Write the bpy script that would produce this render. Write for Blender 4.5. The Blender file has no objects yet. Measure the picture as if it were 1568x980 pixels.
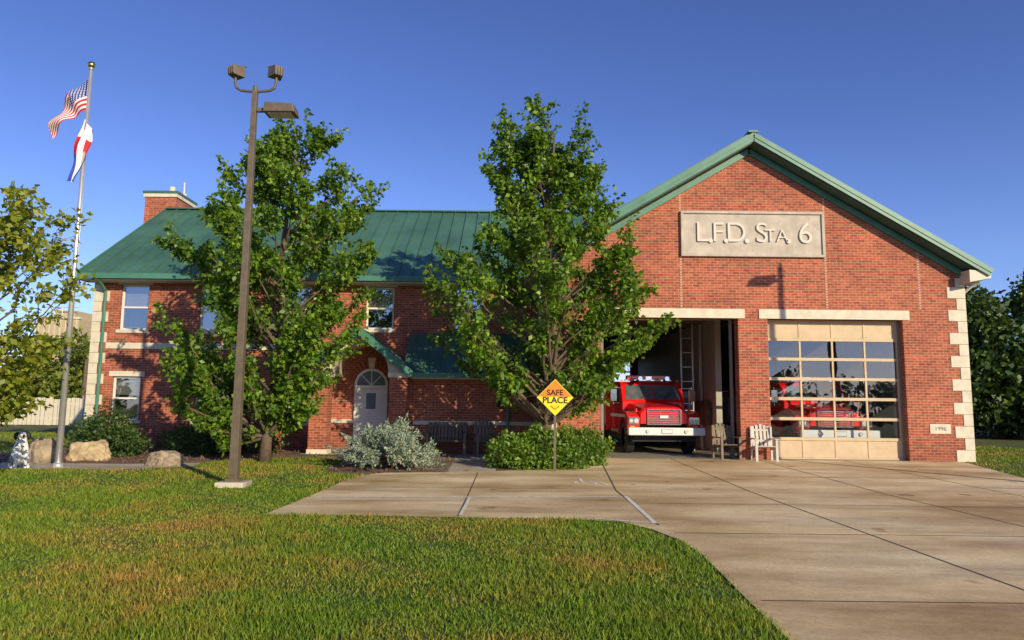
import bpy, bmesh, math, random
import numpy as np
from mathutils import Vector, Matrix, noise
random.seed(7); np.random.seed(7)
D=bpy.data; SC=bpy.context.scene; COL=SC.collection
GR=0.12
def gz(y): return GR*min(1,max(0,(y-14)/7.0))

# ------------------------------------------------------------ materials
def newmat(name):
    m=D.materials.new(name); m.use_nodes=True
    nt=m.node_tree; b=nt.nodes['Principled BSDF']; return m,nt,b
def N(nt,t,**k):
    n=nt.nodes.new(t)
    for a,v in k.items(): setattr(n,a,v)
    return n
def ramp(nt,fac,stops):
    r=N(nt,'ShaderNodeValToRGB'); e=r.color_ramp.elements
    while len(e)<len(stops): e.new(0.5)
    for i,(p,c) in enumerate(stops): e[i].position=p; e[i].color=(c[0],c[1],c[2],1)
    nt.links.new(fac,r.inputs[0]); return r.outputs[0]
def noisetex(nt,scale,detail=4,rough=.6,vec=None):
    n=N(nt,'ShaderNodeTexNoise'); n.inputs['Scale'].default_value=scale
    n.inputs['Detail'].default_value=detail; n.inputs['Roughness'].default_value=rough
    if vec is None:
        tc=N(nt,'ShaderNodeTexCoord'); vec=tc.outputs['Object']
    nt.links.new(vec,n.inputs['Vector']); return n.outputs['Fac']
def mixc(nt,fac,a,b,mode='MIX'):
    m=N(nt,'ShaderNodeMix',data_type='RGBA',blend_type=mode)
    for s,x in ((0,fac),(6,a),(7,b)):
        if isinstance(x,(float,int)): m.inputs[s].default_value=x
        elif isinstance(x,tuple): m.inputs[s].default_value=(x[0],x[1],x[2],1)
        else: nt.links.new(x,m.inputs[s])
    return m.outputs[2]
def bump(nt,b,h,strength=.3,dist=.02):
    bp=N(nt,'ShaderNodeBump'); bp.inputs['Strength'].default_value=strength; bp.inputs['Distance'].default_value=dist
    nt.links.new(h,bp.inputs['Height']); nt.links.new(bp.outputs[0],b.inputs['Normal'])
def simple(name,col,rough=.6,metal=0,var=.25,scale=3,bmp=0,coat=0):
    m,nt,b=newmat(name)
    n=noisetex(nt,scale,5)
    c=ramp(nt,n,[(.3,tuple(x*(1-var) for x in col)),(.7,tuple(min(1,x*(1+var*.6)) for x in col))])
    nt.links.new(c,b.inputs['Base Color']); b.inputs['Roughness'].default_value=rough; b.inputs['Metallic'].default_value=metal
    if coat: b.inputs['Coat Weight'].default_value=coat
    if bmp: bump(nt,b,noisetex(nt,scale*12,4),bmp,.01)
    return m
def brickmat(name,c1,c2,mo):
    m,nt,b=newmat(name)
    tc=N(nt,'ShaderNodeTexCoord'); s=N(nt,'ShaderNodeSeparateXYZ'); nt.links.new(tc.outputs['Object'],s.inputs[0])
    ad=N(nt,'ShaderNodeMath',operation='ADD'); nt.links.new(s.outputs[0],ad.inputs[0]); nt.links.new(s.outputs[1],ad.inputs[1])
    cb=N(nt,'ShaderNodeCombineXYZ'); nt.links.new(ad.outputs[0],cb.inputs[0]); nt.links.new(s.outputs[2],cb.inputs[1])
    br=N(nt,'ShaderNodeTexBrick'); nt.links.new(cb.outputs[0],br.inputs['Vector'])
    br.inputs['Scale'].default_value=1; br.inputs['Brick Width'].default_value=.215; br.inputs['Row Height'].default_value=.078
    br.inputs['Mortar Size'].default_value=.0065; br.inputs['Mortar Smooth'].default_value=.3; br.inputs['Bias'].default_value=-.1
    br.inputs['Color1'].default_value=(*c1,1); br.inputs['Color2'].default_value=(*c2,1); br.inputs['Mortar'].default_value=(*mo,1)
    n=noisetex(nt,.9,6,.65); v=ramp(nt,n,[(.25,(.70,.67,.68)),(.75,(1.2,1.14,1.05))])
    c=mixc(nt,1.0,br.outputs['Color'],v,'MULTIPLY')
    n2=noisetex(nt,9,3,.7); v2=ramp(nt,n2,[(.3,(.70,.70,.70)),(.7,(1.22,1.22,1.22))])
    c=mixc(nt,1.0,c,v2,'MULTIPLY')
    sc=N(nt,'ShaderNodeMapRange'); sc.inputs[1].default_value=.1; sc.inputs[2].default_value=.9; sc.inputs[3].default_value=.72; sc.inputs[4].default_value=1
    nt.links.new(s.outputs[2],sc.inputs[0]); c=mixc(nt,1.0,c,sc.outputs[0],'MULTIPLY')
    nt.links.new(c,b.inputs['Base Color']); b.inputs['Roughness'].default_value=.85
    inv=N(nt,'ShaderNodeMath',operation='SUBTRACT'); inv.inputs[0].default_value=1; nt.links.new(br.outputs['Fac'],inv.inputs[1])
    bump(nt,b,inv.outputs[0],.5,.008)
    return m
def leafmat(name,dark,light,hi,trans=.35,rough=.45):
    m,nt,b=newmat(name)
    g=N(nt,'ShaderNodeNewGeometry')
    c=ramp(nt,g.outputs['Random Per Island'],[(0,dark),(.6,light),(1,hi)])
    n=noisetex(nt,.9,3); v=ramp(nt,n,[(.3,(.7,.75,.7)),(.7,(1.3,1.2,1.0))])
    c=mixc(nt,1.0,c,v,'MULTIPLY')
    nt.links.new(c,b.inputs['Base Color']); b.inputs['Roughness'].default_value=rough
    t=N(nt,'ShaderNodeBsdfTranslucent'); c2=mixc(nt,1.0,c,(1.5,1.5,.5),'MULTIPLY'); nt.links.new(c2,t.inputs[0])
    mx=N(nt,'ShaderNodeMixShader'); mx.inputs[0].default_value=trans
    nt.links.new(b.outputs[0],mx.inputs[1]); nt.links.new(t.outputs[0],mx.inputs[2])
    nt.links.new(mx.outputs[0],nt.nodes['Material Output'].inputs[0]); return m
def glassmat(name,refl,tint,rough=.01):
    m,nt,b=newmat(name); nt.nodes.remove(b)
    t=N(nt,'ShaderNodeBsdfTransparent'); t.inputs[0].default_value=(*tint,1)
    g=N(nt,'ShaderNodeBsdfGlossy'); g.inputs['Roughness'].default_value=rough; g.inputs[0].default_value=(.9,.95,1,1)
    n=noisetex(nt,.8,2); bp=N(nt,'ShaderNodeBump'); bp.inputs['Strength'].default_value=.08; bp.inputs['Distance'].default_value=.05
    nt.links.new(n,bp.inputs['Height']); nt.links.new(bp.outputs[0],g.inputs['Normal'])
    mx=N(nt,'ShaderNodeMixShader'); mx.inputs[0].default_value=refl
    nt.links.new(t.outputs[0],mx.inputs[1]); nt.links.new(g.outputs[0],mx.inputs[2])
    nt.links.new(mx.outputs[0],nt.nodes['Material Output'].inputs[0]); return m

M={}
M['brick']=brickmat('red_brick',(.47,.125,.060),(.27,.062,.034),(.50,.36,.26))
M['stone']=simple('limestone',(.68,.62,.48),.8,var=.18,scale=4,bmp=.2)
M['panel']=simple('sign_stone',(.52,.46,.38),.85,var=.22,scale=3,bmp=.3)
M['letter']=simple('letter_stone',(.68,.63,.55),.7,var=.1)
M['jointb']=simple('joint_brick',(.58,.36,.25),.85,var=.2,scale=8)
M['white']=simple('white_paint',(.76,.75,.71),.5,var=.08)
M['cream']=simple('cream_paint',(.66,.60,.46),.6,var=.1)
M['green']=simple('green_metal_roof',(.066,.165,.115),.40,metal=0,var=.3,scale=.8)
M['greentrim']=simple('green_trim',(.07,.22,.155),.45,var=.2,scale=2)
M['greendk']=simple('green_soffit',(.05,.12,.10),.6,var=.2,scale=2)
M['dark']=simple('dark_interior',(.03,.03,.03),.9)
M['black']=simple('black_rubber',(.02,.02,.02),.7)
M['bronze']=simple('bronze_pole_paint',(.14,.11,.07),.45,var=.25,scale=6)
M['alu']=simple('aluminium',(.66,.66,.66),.35,metal=.6,var=.1)
M['chrome']=simple('chrome',(.8,.8,.8),.12,metal=1,var=.05)
M['red']=simple('red_truck_paint',(.78,.012,.012),.25,var=.08,coat=.6)
M['wood']=simple('weathered_wood',(.30,.24,.18),.8,var=.3,scale=8)
M['bark']=simple('bark',(.15,.105,.07),.9,var=.4,scale=9,bmp=.8)
M['doorpanel']=simple('door_panel_tan',(.56,.42,.25),.5,var=.14)
M['doorframe']=simple('door_frame',(.22,.20,.17),.5,var=.1)
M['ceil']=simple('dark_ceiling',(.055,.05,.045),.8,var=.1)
M['raised']=simple('raised_door_shaded',(.10,.085,.06),.7,var=.1)  # door tan darkened in the colour to stand for shade inside the bay
M['cmu']=simple('painted_block',(.50,.47,.39),.8,var=.12)
M['rock']=simple('boulder_stone',(.36,.28,.19),.85,var=.5,scale=5,bmp=.8)
M['rock2']=simple('boulder_tan',(.50,.38,.22),.85,var=.45,scale=5,bmp=.8)
M['lens']=simple('lamp_lens',(.6,.6,.58),.15,var=.05)
M['rlens']=simple('red_lens',(.7,.03,.02),.15,var=.05,coat=.5)
M['alens']=simple('amber_lens',(.8,.3,.03),.15,var=.05,coat=.5)
M['yellow']=simple('sign_yellow',(.85,.68,.02),.4,var=.06)
M['orange']=simple('sign_orange',(.85,.24,.01),.4,var=.05)
M['gold']=simple('gold_ball',(.8,.5,.12),.25,metal=1,var=.05)
M['paint']=simple('road_paint',(.80,.77,.66),.7,var=.35,scale=9)
M['joint']=simple('joint_tar',(.13,.095,.06),.9,var=.4,scale=9)
M['tan']=simple('tan_cladding',(.50,.40,.24),.7,var=.1)
M['winglass']=glassmat('window_glass',.38,(.75,.8,.82))
M['doorglass']=glassmat('door_glass',.13,(.94,.97,.98))
M['leaf']=leafmat('tree_leaves',(.055,.13,.014),(.13,.26,.024),(.28,.40,.045),.38)
M['leafy']=leafmat('young_tree_leaves',(.16,.22,.02),(.30,.36,.04),(.45,.44,.07),.45)
M['leafd']=leafmat('distant_leaves',(.03,.065,.018),(.06,.12,.025),(.10,.17,.035),.2)
M['leafl']=leafmat('distant_light_leaves',(.09,.13,.02),(.16,.21,.03),(.24,.28,.05),.2)
M['bush']=leafmat('bush_leaves',(.07,.15,.02),(.14,.26,.03),(.25,.37,.05))
M['juniper']=leafmat('juniper_leaves',(.04,.09,.03),(.07,.14,.04),(.12,.19,.06))
M['spruce']=leafmat('spruce_needles',(.15,.22,.19),(.32,.41,.35),(.55,.60,.50),.15,.6)

def groundmat():
    m,nt,b=newmat('lawn_soil')
    n=noisetex(nt,.35,5,.6); c=ramp(nt,n,[(.32,(.055,.10,.014)),(.5,(.10,.13,.022)),(.62,(.20,.14,.04))])
    n2=noisetex(nt,30,4,.7); v=ramp(nt,n2,[(.3,(.5,.55,.5)),(.7,(1.2,1.2,1.1))])
    c=mixc(nt,1.0,c,v,'MULTIPLY'); nt.links.new(c,b.inputs['Base Color']); b.inputs['Roughness'].default_value=.95
    bump(nt,b,n2,.8,.05); return m
M['ground']=groundmat()
def grassmat():
    m,nt,b=newmat('grass_blades')
    n=noisetex(nt,.38,7,.68); c=ramp(nt,n,[(.30,(.12,.25,.012)),(.46,(.20,.31,.020)),(.54,(.30,.32,.035)),(.62,(.45,.30,.07))])
    g=N(nt,'ShaderNodeNewGeometry'); v=ramp(nt,g.outputs['Random Per Island'],[(0,(.5,.58,.45)),(.75,(1.1,1.1,1)),(1,(1.8,1.4,1.1))])
    c=mixc(nt,1.0,c,v,'MULTIPLY'); nt.links.new(c,b.inputs['Base Color']); b.inputs['Roughness'].default_value=.6
    t=N(nt,'ShaderNodeBsdfTranslucent'); nt.links.new(c,t.inputs[0])
    mx=N(nt,'ShaderNodeMixShader'); mx.inputs[0].default_value=.4
    nt.links.new(b.outputs[0],mx.inputs[1]); nt.links.new(t.outputs[0],mx.inputs[2])
    nt.links.new(mx.outputs[0],nt.nodes['Material Output'].inputs[0]); return m
M['grass']=grassmat()
def concmat(name,a,bb,cc):
    m,nt,b=newmat(name)
    n=noisetex(nt,.30,7,.62); c=ramp(nt,n,[(.34,a),(.5,bb),(.66,cc)])
    tc=N(nt,'ShaderNodeTexCoord'); mp=N(nt,'ShaderNodeMapping'); mp.inputs['Scale'].default_value=(.30,1.1,1); mp.inputs['Rotation'].default_value=(0,0,.35); nt.links.new(tc.outputs['Object'],mp.inputs[0])
    n3=noisetex(nt,1.1,7,.7,mp.outputs[0]); v3=ramp(nt,n3,[(.34,(.66,.60,.52)),(.5,(.94,.92,.88)),(.62,(1.12,1.10,1.05))])
    n2=noisetex(nt,26,5,.75); v=ramp(nt,n2,[(.3,(.80,.80,.80)),(.7,(1.12,1.12,1.12))])
    c=mixc(nt,1.0,c,v,'MULTIPLY'); c=mixc(nt,1.0,c,v3,'MULTIPLY')
    n4=noisetex(nt,1.7,2,.5); v4=ramp(nt,n4,[(.24,(.5,.42,.33)),(.32,(1,1,1))]); c=mixc(nt,1.0,c,v4,'MULTIPLY')
    nt.links.new(c,b.inputs['Base Color'])
    r=ramp(nt,n3,[(.35,(.5,.5,.5)),(.65,(.9,.9,.9))]); nt.links.new(r,b.inputs['Roughness'])
    b.inputs['Specular IOR Level'].default_value=.3
    bump(nt,b,n2,.25,.01); return m
M['conc']=concmat('driveway_concrete',(.50,.34,.16),(.70,.54,.31),(.82,.69,.45))
M['conc2']=concmat('path_concrete',(.42,.36,.28),(.52,.46,.37),(.60,.54,.45))
M['mulch']=simple('mulch',(.22,.13,.085),.95,var=.6,scale=18,bmp=1)

# ------------------------------------------------------------ mesh builder
def link(o,parent=None):
    COL.objects.link(o)
    if parent: o.parent=parent
    return o
def empty(name,loc=(0,0,0)):
    e=D.objects.new(name,None); e.location=loc; e.empty_display_size=.2; COL.objects.link(e); return e
class MB:
    def __init__(s): s.v=[];s.f=[];s.m=[]
    def add(s,vs,fs,mi=0):
        o=len(s.v); s.v+= [tuple(p) for p in vs]
        for f in fs: s.f.append([i+o for i in f]); s.m.append(mi)
    def box(s,x0,x1,y0,y1,z0,z1,mi=0):
        s.add([(x0,y0,z0),(x1,y0,z0),(x1,y1,z0),(x0,y1,z0),(x0,y0,z1),(x1,y0,z1),(x1,y1,z1),(x0,y1,z1)],
              [(0,3,2,1),(4,5,6,7),(0,1,5,4),(1,2,6,5),(2,3,7,6),(3,0,4,7)],mi)
    def beam(s,p,q,w,h,mi=0,up=(0,0,1)):
        p=Vector(p);q=Vector(q);d=(q-p).normalized();u=Vector(up)
        a=d.cross(u)
        if a.length<1e-4: a=d.cross(Vector((1,0,0)))
        a.normalize(); u=a.cross(d).normalized()
        a*=w/2;u*=h/2
        s.add([p-a-u,p+a-u,p+a+u,p-a+u,q-a-u,q+a-u,q+a+u,q-a+u],
              [(0,3,2,1),(4,5,6,7),(0,1,5,4),(1,2,6,5),(2,3,7,6),(3,0,4,7)],mi)
    def tube(s,pts,rad,n=8,mi=0,caps=True):
        pts=[Vector(p) for p in pts]
        if isinstance(rad,(int,float)): rad=[rad]*len(pts)
        o=len(s.v); prev=None
        for i,p in enumerate(pts):
            d=(pts[min(i+1,len(pts)-1)]-pts[max(i-1,0)]).normalized()
            if prev is None:
                a=d.cross(Vector((0,0,1)))
                if a.length<.05: a=d.cross(Vector((1,0,0)))
            else:
                a=prev-d*prev.dot(d)
            a.normalize(); prev=a; b=d.cross(a)
            for k in range(n):
                t=2*math.pi*k/n+math.pi/n
                s.v.append(tuple(p+(a*math.cos(t)+b*math.sin(t))*rad[i]))
        for i in range(len(pts)-1):
            for k in range(n):
                s.f.append([o+i*n+k,o+i*n+(k+1)%n,o+(i+1)*n+(k+1)%n,o+(i+1)*n+k]); s.m.append(mi)
        if caps:
            s.f.append([o+k for k in range(n)][::-1]); s.m.append(mi)
            s.f.append([o+(len(pts)-1)*n+k for k in range(n)]); s.m.append(mi)
    def prism(s,poly,y0,y1,mi=0,axis='Y'):
        n=len(poly)
        if axis=='Y': v=[(a,y0,b) for a,b in poly]+[(a,y1,b) for a,b in poly]
        elif axis=='X': v=[(y0,a,b) for a,b in poly]+[(y1,a,b) for a,b in poly]
        else: v=[(a,b,y0) for a,b in poly]+[(a,b,y1) for a,b in poly]
        f=[list(range(n)),list(range(2*n-1,n-1,-1))]+[(i,i+n,(i+1)%n+n,(i+1)%n) for i in range(n)]
        s.add(v,f,mi)
    def build(s,name,parent,mats,smooth=False,bevel=0,loc=None,rot=None):
        me=D.meshes.new(name); me.from_pydata(s.v,[],s.f)
        for m in (mats if isinstance(mats,list) else [mats]): me.materials.append(m)
        me.polygons.foreach_set('material_index',s.m)
        if smooth: me.polygons.foreach_set('use_smooth',[True]*len(s.f))
        bm=bmesh.new(); bm.from_mesh(me); bmesh.ops.recalc_face_normals(bm,faces=bm.faces); bm.to_mesh(me); bm.free()
        o=link(D.objects.new(name,me),parent)
        if bevel:
            b=o.modifiers.new('bevel','BEVEL'); b.width=bevel; b.segments=2; b.limit_method='ANGLE'
        if loc: o.location=loc
        if rot: o.rotation_euler=rot
        return o
def text(name,s,size,loc,mat,parent,ext=.01,rot=(math.pi/2,0,0),align='CENTER',off=0):
    c=D.curves.new(name,'FONT'); c.body=s; c.size=size; c.extrude=ext; c.align_x=align; c.align_y='CENTER'; c.offset=off
    c.materials.append(mat); o=link(D.objects.new(name,c),parent); o.location=loc; o.rotation_euler=rot; return o

# ------------------------------------------------------------ ground sheets
def sheet(name,poly,off,mat):
    bm=bmesh.new(); f=bm.faces.new([bm.verts.new((x,y,0)) for x,y in poly])
    bmesh.ops.triangulate(bm,faces=bm.faces[:])
    for yy in (14,21):
        g=bm.verts[:]+bm.edges[:]+bm.faces[:]
        bmesh.ops.bisect_plane(bm,geom=g,plane_co=(0,yy,0),plane_no=(0,1,0))
    for v in bm.verts: v.co.z=gz(v.co.y)+off
    bmesh.ops.recalc_face_normals(bm,faces=bm.faces)
    me=D.meshes.new(name); bm.to_mesh(me); bm.free()
    for p in me.polygons:
        if p.normal.z<0: me.flip_normals(); break
    me.materials.append(mat); return link(D.objects.new(name,me))
sheet('ground',[(-900,-300),(900,-300),(900,1500),(-900,1500)],0,M['ground'])
drive=[(1.95,-8),(1.94,5.3),(2.01,6.56),(2.10,8.1),(2.05,8.93),(1.87,9.66),(1.54,10.27),(.9,10.42),(.18,10.47),(-1.6,10.55),(-3.53,10.58),
 (-3.42,15.1),(-3.25,16.1),(-2.9,16.6),(-1.5,16.9),(-.35,17.2),(1.2,18.2),(2.5,20.1),(2.55,21.0),(13.0,21.0),(12.9,20.6),(11.9,17),(11.2,13),(11.2,-8)]
sheet('driveway',drive,.012,M['conc'])
walk=[(-1.45,16.9),(-.35,17.2),(-.35,19.5),(-.6,22.0),(-6.2,22.0),(-6.2,21.2),(-1.6,21.1)]
sheet('walkway',walk,.010,M['conc2'])
path=[(-30,16.6),(-9.0,16.7),(-7.6,17.6),(-7.8,18.5),(-9.4,18.0),(-30,17.9)]
sheet('footpath',path,.010,M['conc2'])
bedA=[(-14.5,18.0),(-9.4,18.0),(-7.8,18.5),(-7.2,19.4),(-5,20.4),(-4.3,19),(-4.4,17.2),(-3.9,16.4),(-3.3,16.2),(-2.9,16.6),(-1.45,16.9),(-1.6,21.1),(-6.3,21.2),(-6.3,23.4),(-14.5,23.4)]
sheet('mulch_bed',bedA,.005,M['mulch'])
bedB=[(-.35,17.2),(1.2,18.2),(2.5,20.1),(2.55,20.95),(.8,20.98),(.8,22.0),(-.6,22.0),(-.35,19.5)]
sheet('mulch_bed',bedB,.005,M['mulch'])
j=MB()
rj=random.Random(2)
def strip(mb,x0,y0,x1,y1,w,off,wob=0,n=6):
    a=Vector((x0,y0,0));b=Vector((x1,y1,0)); L=[]
    for i in range(n+1):
        p=a.lerp(b,i/n); p.x+=rj.uniform(-wob,wob); p.y+=rj.uniform(-wob,wob); L.append(p)
    for i in range(n):
        p,q=L[i],L[i+1];d=(q-p).normalized();s=Vector((-d.y,d.x,0))*w/2
        vs=[p-s,q-s,q+s,p+s]; vs=[(v.x,v.y,gz(v.y)+off) for v in vs]; mb.add(vs,[(0,1,2,3)])
for x in (4.6,7.1,9.6): strip(j,x,-8,x,13.98,.022,.016,.006,14); strip(j,x,13.98,x,20.98,.022,.016,.004,7)
for y in (3.2,6.2,9.4,12.2,16.6): strip(j,2.1,y,11.1,y,.020,.0165,.006,12)
strip(j,2.02,10,2.02,14,.03,.0162); strip(j,2.02,14,2.5,20.3,.03,.0162)
strip(j,-.75,10.6,-.75,16.9,.02,.0162); strip(j,-3.4,14.1,2,14.2,.018,.0166)
strip(j,7.1,16.6,11.5,14.3,.010,.0168,.04,16)
j.build('driveway_joints',None,M['joint'])
p=MB()
strip(p,-3.3,12.55,2.0,13.05,.085,.017); strip(p,2.06,13.1,2.0,10.15,.07,.0172); strip(p,1.2,10.5,2.0,10.15,.07,.0176)
strip(p,-.72,10.7,-.70,12.7,.05,.0174)
for k in range(12):
    a0=k/12*2*math.pi*.72-.9;a1=(k+1)/12*2*math.pi*.72-.9
    strip(p,1.55+.22*math.cos(a0),15.1+.30*math.sin(a0),1.55+.22*math.cos(a1),15.1+.30*math.sin(a1),.05,.018)
strip(p,1.5,15.2,1.5,15.95,.06,.0184); strip(p,1.5,15.25,1.85,15.2,.06,.0188); strip(p,1.85,15.2,1.95,14.8,.06,.0190)
p.build('painted_markings',None,M['paint'])

# ------------------------------------------------------------ grass blades
def npmesh(name,V,F,mats,parent=None,smooth=False):
    me=D.meshes.new(name); n=len(V); k=F.shape[1]; m=len(F)
    me.vertices.add(n); me.vertices.foreach_set('co',V.astype(np.float32).ravel())
    me.loops.add(m*k); me.loops.foreach_set('vertex_index',F.astype(np.int32).ravel())
    me.polygons.add(m); me.polygons.foreach_set('loop_start',np.arange(0,m*k,k,dtype=np.int32))
    me.update(calc_edges=True); me.validate()
    for q in (mats if isinstance(mats,list) else [mats]): me.materials.append(q)
    return link(D.objects.new(name,me),parent)
def inpoly(x,y,poly):
    r=np.zeros(len(x),bool); n=len(poly)
    for i in range(n):
        x1,y1=poly[i];x2,y2=poly[(i+1)%n]
        if y1==y2: continue
        c=((y1>y)!=(y2>y))&(x<(x2-x1)*(y-y1)/(y2-y1)+x1); r^=c
    return r
P=[]
for (xa,xb,ya,yb,dn) in [(-5.5,2.6,3.4,6.0,3000),(-7,2.6,6.0,8.0,1800),(-8.5,2.6,8,10.7,1200),(-11,-3.3,10.7,14,850),(-14,-3.0,14,20.5,480),(11,20,12,30,160),(-24,-14,12,34,120)]:
    n=int((xb-xa)*(yb-ya)*dn); P.append(np.c_[np.random.uniform(xa,xb,n),np.random.uniform(ya,yb,n)])
P=np.vstack(P); x,y=P[:,0],P[:,1]
jx=x+np.random.normal(0,.035,len(x)); jy=y+np.random.normal(0,.035,len(x))
bad=np.zeros(len(x),bool)
for poly in (drive,walk,path,bedA,bedB): bad|=inpoly(jx,jy,poly)
bad|=(y>21)&(x>-14)&(x<13.4)
bad|=(abs(x+5.32)<.3)&(abs(y-14.1)<.3)
P=P[~bad]; x,y=P[:,0],P[:,1]; n=len(x)
z=GR*np.clip((y-14)/7,0,1)
az=np.random.uniform(0,2*np.pi,n); h=np.random.uniform(.022,.06,n)*(1+.35*np.sin(x*1.7+np.sin(y*2.1))+.15*np.sin(x*5.3+y*4.1))
w=.0035+.0006*y; ln=np.random.uniform(-.6,.6,(n,2))*h[:,None]
V=np.zeros((n,3,3)); dx=np.cos(az)*w;dy=np.sin(az)*w
V[:,0]=np.c_[x-dx,y-dy,z];V[:,1]=np.c_[x+dx,y+dy,z];V[:,2]=np.c_[x+ln[:,0],y+ln[:,1],z+h]
npmesh('grass',V.reshape(-1,3),np.arange(n*3).reshape(n,3),M['grass'])

# ------------------------------------------------------------ fire station
FS=empty('fire_station')
LX,RX,FY,BY=.83,13.37,21.0,40.0
PK,HZ=7.1,9.42; SL=.593
B0,B1,B2,B3=2.6,6.65,7.52,11.5; OT=4.22
w=MB()
for a,b in ((LX,B0),(B1,B2),(B3,RX)): w.box(a,b,FY,FY+.4,GR-.1,OT)
w.prism([(LX,OT),(RX,OT),(RX,5.7),(PK,HZ),(LX,5.7)],FY,FY+.4)
w.box(LX,LX+.3,FY+.4,BY,GR-.1,5.7); w.box(RX-.3,RX,FY+.4,BY,GR-.1,5.7)
for a,b in ((LX+.3,2.8),(6.6,7.6),(11.4,RX-.3)): w.box(a,b,BY-.3,BY,GR,4.2)
w.prism([(LX+.3,4.2),(RX-.3,4.2),(RX-.3,5.7),(PK,HZ),(LX+.3,5.7)],BY-.3,BY)
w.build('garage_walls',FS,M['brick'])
cj=MB()
for xx in (5.0,9.3,12.05):
    top=HZ-SL*abs(xx-PK)-.15
    z=4.55
    while z<top: cj.box(xx-.03,xx+.03,FY-.005,FY+.02,z,z+.045); z+=.078
cj.build('brick_joint',FS,M['jointb'])
q=MB()
q.box(B0-.14,B1+.2,FY-.03,FY+.2,OT,4.5); q.box(B2-.25,B3+.2,FY-.03,FY+.2,OT,4.5)
def quoins(mb,xc,sgn,y,z0,z1,a=.50,b=.30,hh=.34,side=.35):
    k=0; z=z0
    while z<z1-.1:
        L=a if k%2==0 else b
        zt=min(z+hh,z1)
        x0,x1=sorted((xc+sgn*.02,xc-sgn*L)); mb.box(x0,x1,y-.02,y+side,z+.004,zt-.004); z=zt;k+=1
quoins(q,RX,1,FY,GR,5.5,a=.52,b=.26); quoins(q,LX,-1,FY,GR,5.5)
q.build('stone_lintels_and_quoins',FS,M['stone'],bevel=.008)
r=MB()
r.prism([(PK,9.72),(13.87,5.70),(13.87,5.52),(PK,9.50),(.33,5.52),(.33,5.70)],20.5,BY+.4)
for k in range(44):
    yy=20.6+k*.46
    r.beam((PK+.02,yy,9.74),(13.87,yy,5.73),.03,.05); r.beam((PK-.02,yy,9.74),(.33,yy,5.73),.03,.05)
r.beam((PK,20.48,9.76),(PK,BY+.4,9.76),.28,.06)
r.build('garage_roof',FS,M['green'])
tr=MB()
for s in (-1,1):
    tr.beam((PK,20.46,9.64),(PK+s*6.80,20.46,9.64-SL*6.80),.05,.13)
    tr.beam((PK,20.48,9.52),(PK+s*6.74,20.48,9.52-SL*6.74),.05,.12)
    tr.beam((PK,20.96,9.30),(PK+s*6.3,20.96,9.30-SL*6.3),.07,.16)
tr.build('rake_trim',FS,M['greentrim'])
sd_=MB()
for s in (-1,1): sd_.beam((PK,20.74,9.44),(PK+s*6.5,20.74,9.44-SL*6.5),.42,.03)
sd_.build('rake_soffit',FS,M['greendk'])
sf=MB()
for s in (-1,1):
    xx=PK+s*6.52
    sf.prism([(xx-.36*s,5.30),(xx+.26*s,5.42),(xx+.26*s,5.60),(xx-.36*s,5.66)] if s>0 else [(xx-.36*s,5.66),(xx+.26*s,5.60),(xx+.26*s,5.42),(xx-.36*s,5.30)],20.52,21.3)
    sf.box(min(xx-.3*s,xx+.2*s),max(xx-.3*s,xx+.2*s),21.3,BY,5.36,5.5)
sf.build('eave_return',FS,M['cream'])
gt=MB()
gt.tube([(13.9,20.6,5.6),(13.9,BY,5.6)],.07,8); gt.tube([(13.85,20.75,5.55),(13.5,21.2,5.1),(13.44,21.25,4.9),(13.44,21.25,.2)],.045,8)
gt.build('gutter',FS,M['white'])
sp=MB(); sp.box(5.08,9.2,FY-.05,FY+.02,6.14,7.36)
for a in ((5.0,9.28,7.36,7.44),(5.0,9.28,6.06,6.14)): sp.box(a[0],a[1],FY-.10,FY+.02,a[2],a[3])
sp.box(5.0,5.08,FY-.097,FY+.02,6.14,7.36); sp.box(9.2,9.28,FY-.097,FY+.02,6.14,7.36)
sp.build('sign_panel',FS,M['panel'],bevel=.008)
for nm,s_,sz,xx in (('sign_letter_l','L',.86,5.62),('sign_dot','.',.86,5.88),('sign_letter_f','F',.86,6.10),('sign_dot_2','.',.86,6.34),('sign_letter_d','D',.86,6.64),('sign_dot_3','.',.86,6.96),
    ('sign_letter_s','S',.86,7.40),('sign_ta','TA',.56,7.84),('sign_dot_4','.',.86,8.20),('sign_number','6',.92,8.70)):
    pz=6.68 if 'ta' in nm else (6.745 if 'dot' in nm else 6.76)
    text(nm,s_,sz,(xx,FY-.075,pz),M['letter'],FS,.028,off=-.008 if 'dot' not in nm else .012)
pq=MB(); pq.box(12.12,12.72,FY-.02,FY+.02,.92,1.2); pq.build('date_plaque',FS,M['stone'],bevel=.005)
text('plaque_text','1996',.17,(12.42,FY-.025,1.06),M['doorframe'],FS,.004)
gi=MB()
gi.box(LX+.3,LX+.33,FY+.4,BY-.3,GR,5.0); gi.box(RX-.33,RX-.3,FY+.4,BY-.3,GR,5.0)
gi.box(6.95,7.15,24.5,BY-.3,GR,5.0)
gi.build('interior_walls',FS,M['cmu'])
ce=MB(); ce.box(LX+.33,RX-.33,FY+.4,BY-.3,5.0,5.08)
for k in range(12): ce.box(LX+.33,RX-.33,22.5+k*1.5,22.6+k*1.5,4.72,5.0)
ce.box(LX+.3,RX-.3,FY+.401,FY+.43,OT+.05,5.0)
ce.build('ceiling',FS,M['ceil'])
fl=MB(); fl.box(LX+.3,RX-.3,FY,BY-.3,.02,GR+.014); fl.build('garage_floor',FS,simple('garage_floor_concrete',(.30,.27,.22),.6,var=.3,scale=2))
rd=MB()
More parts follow.
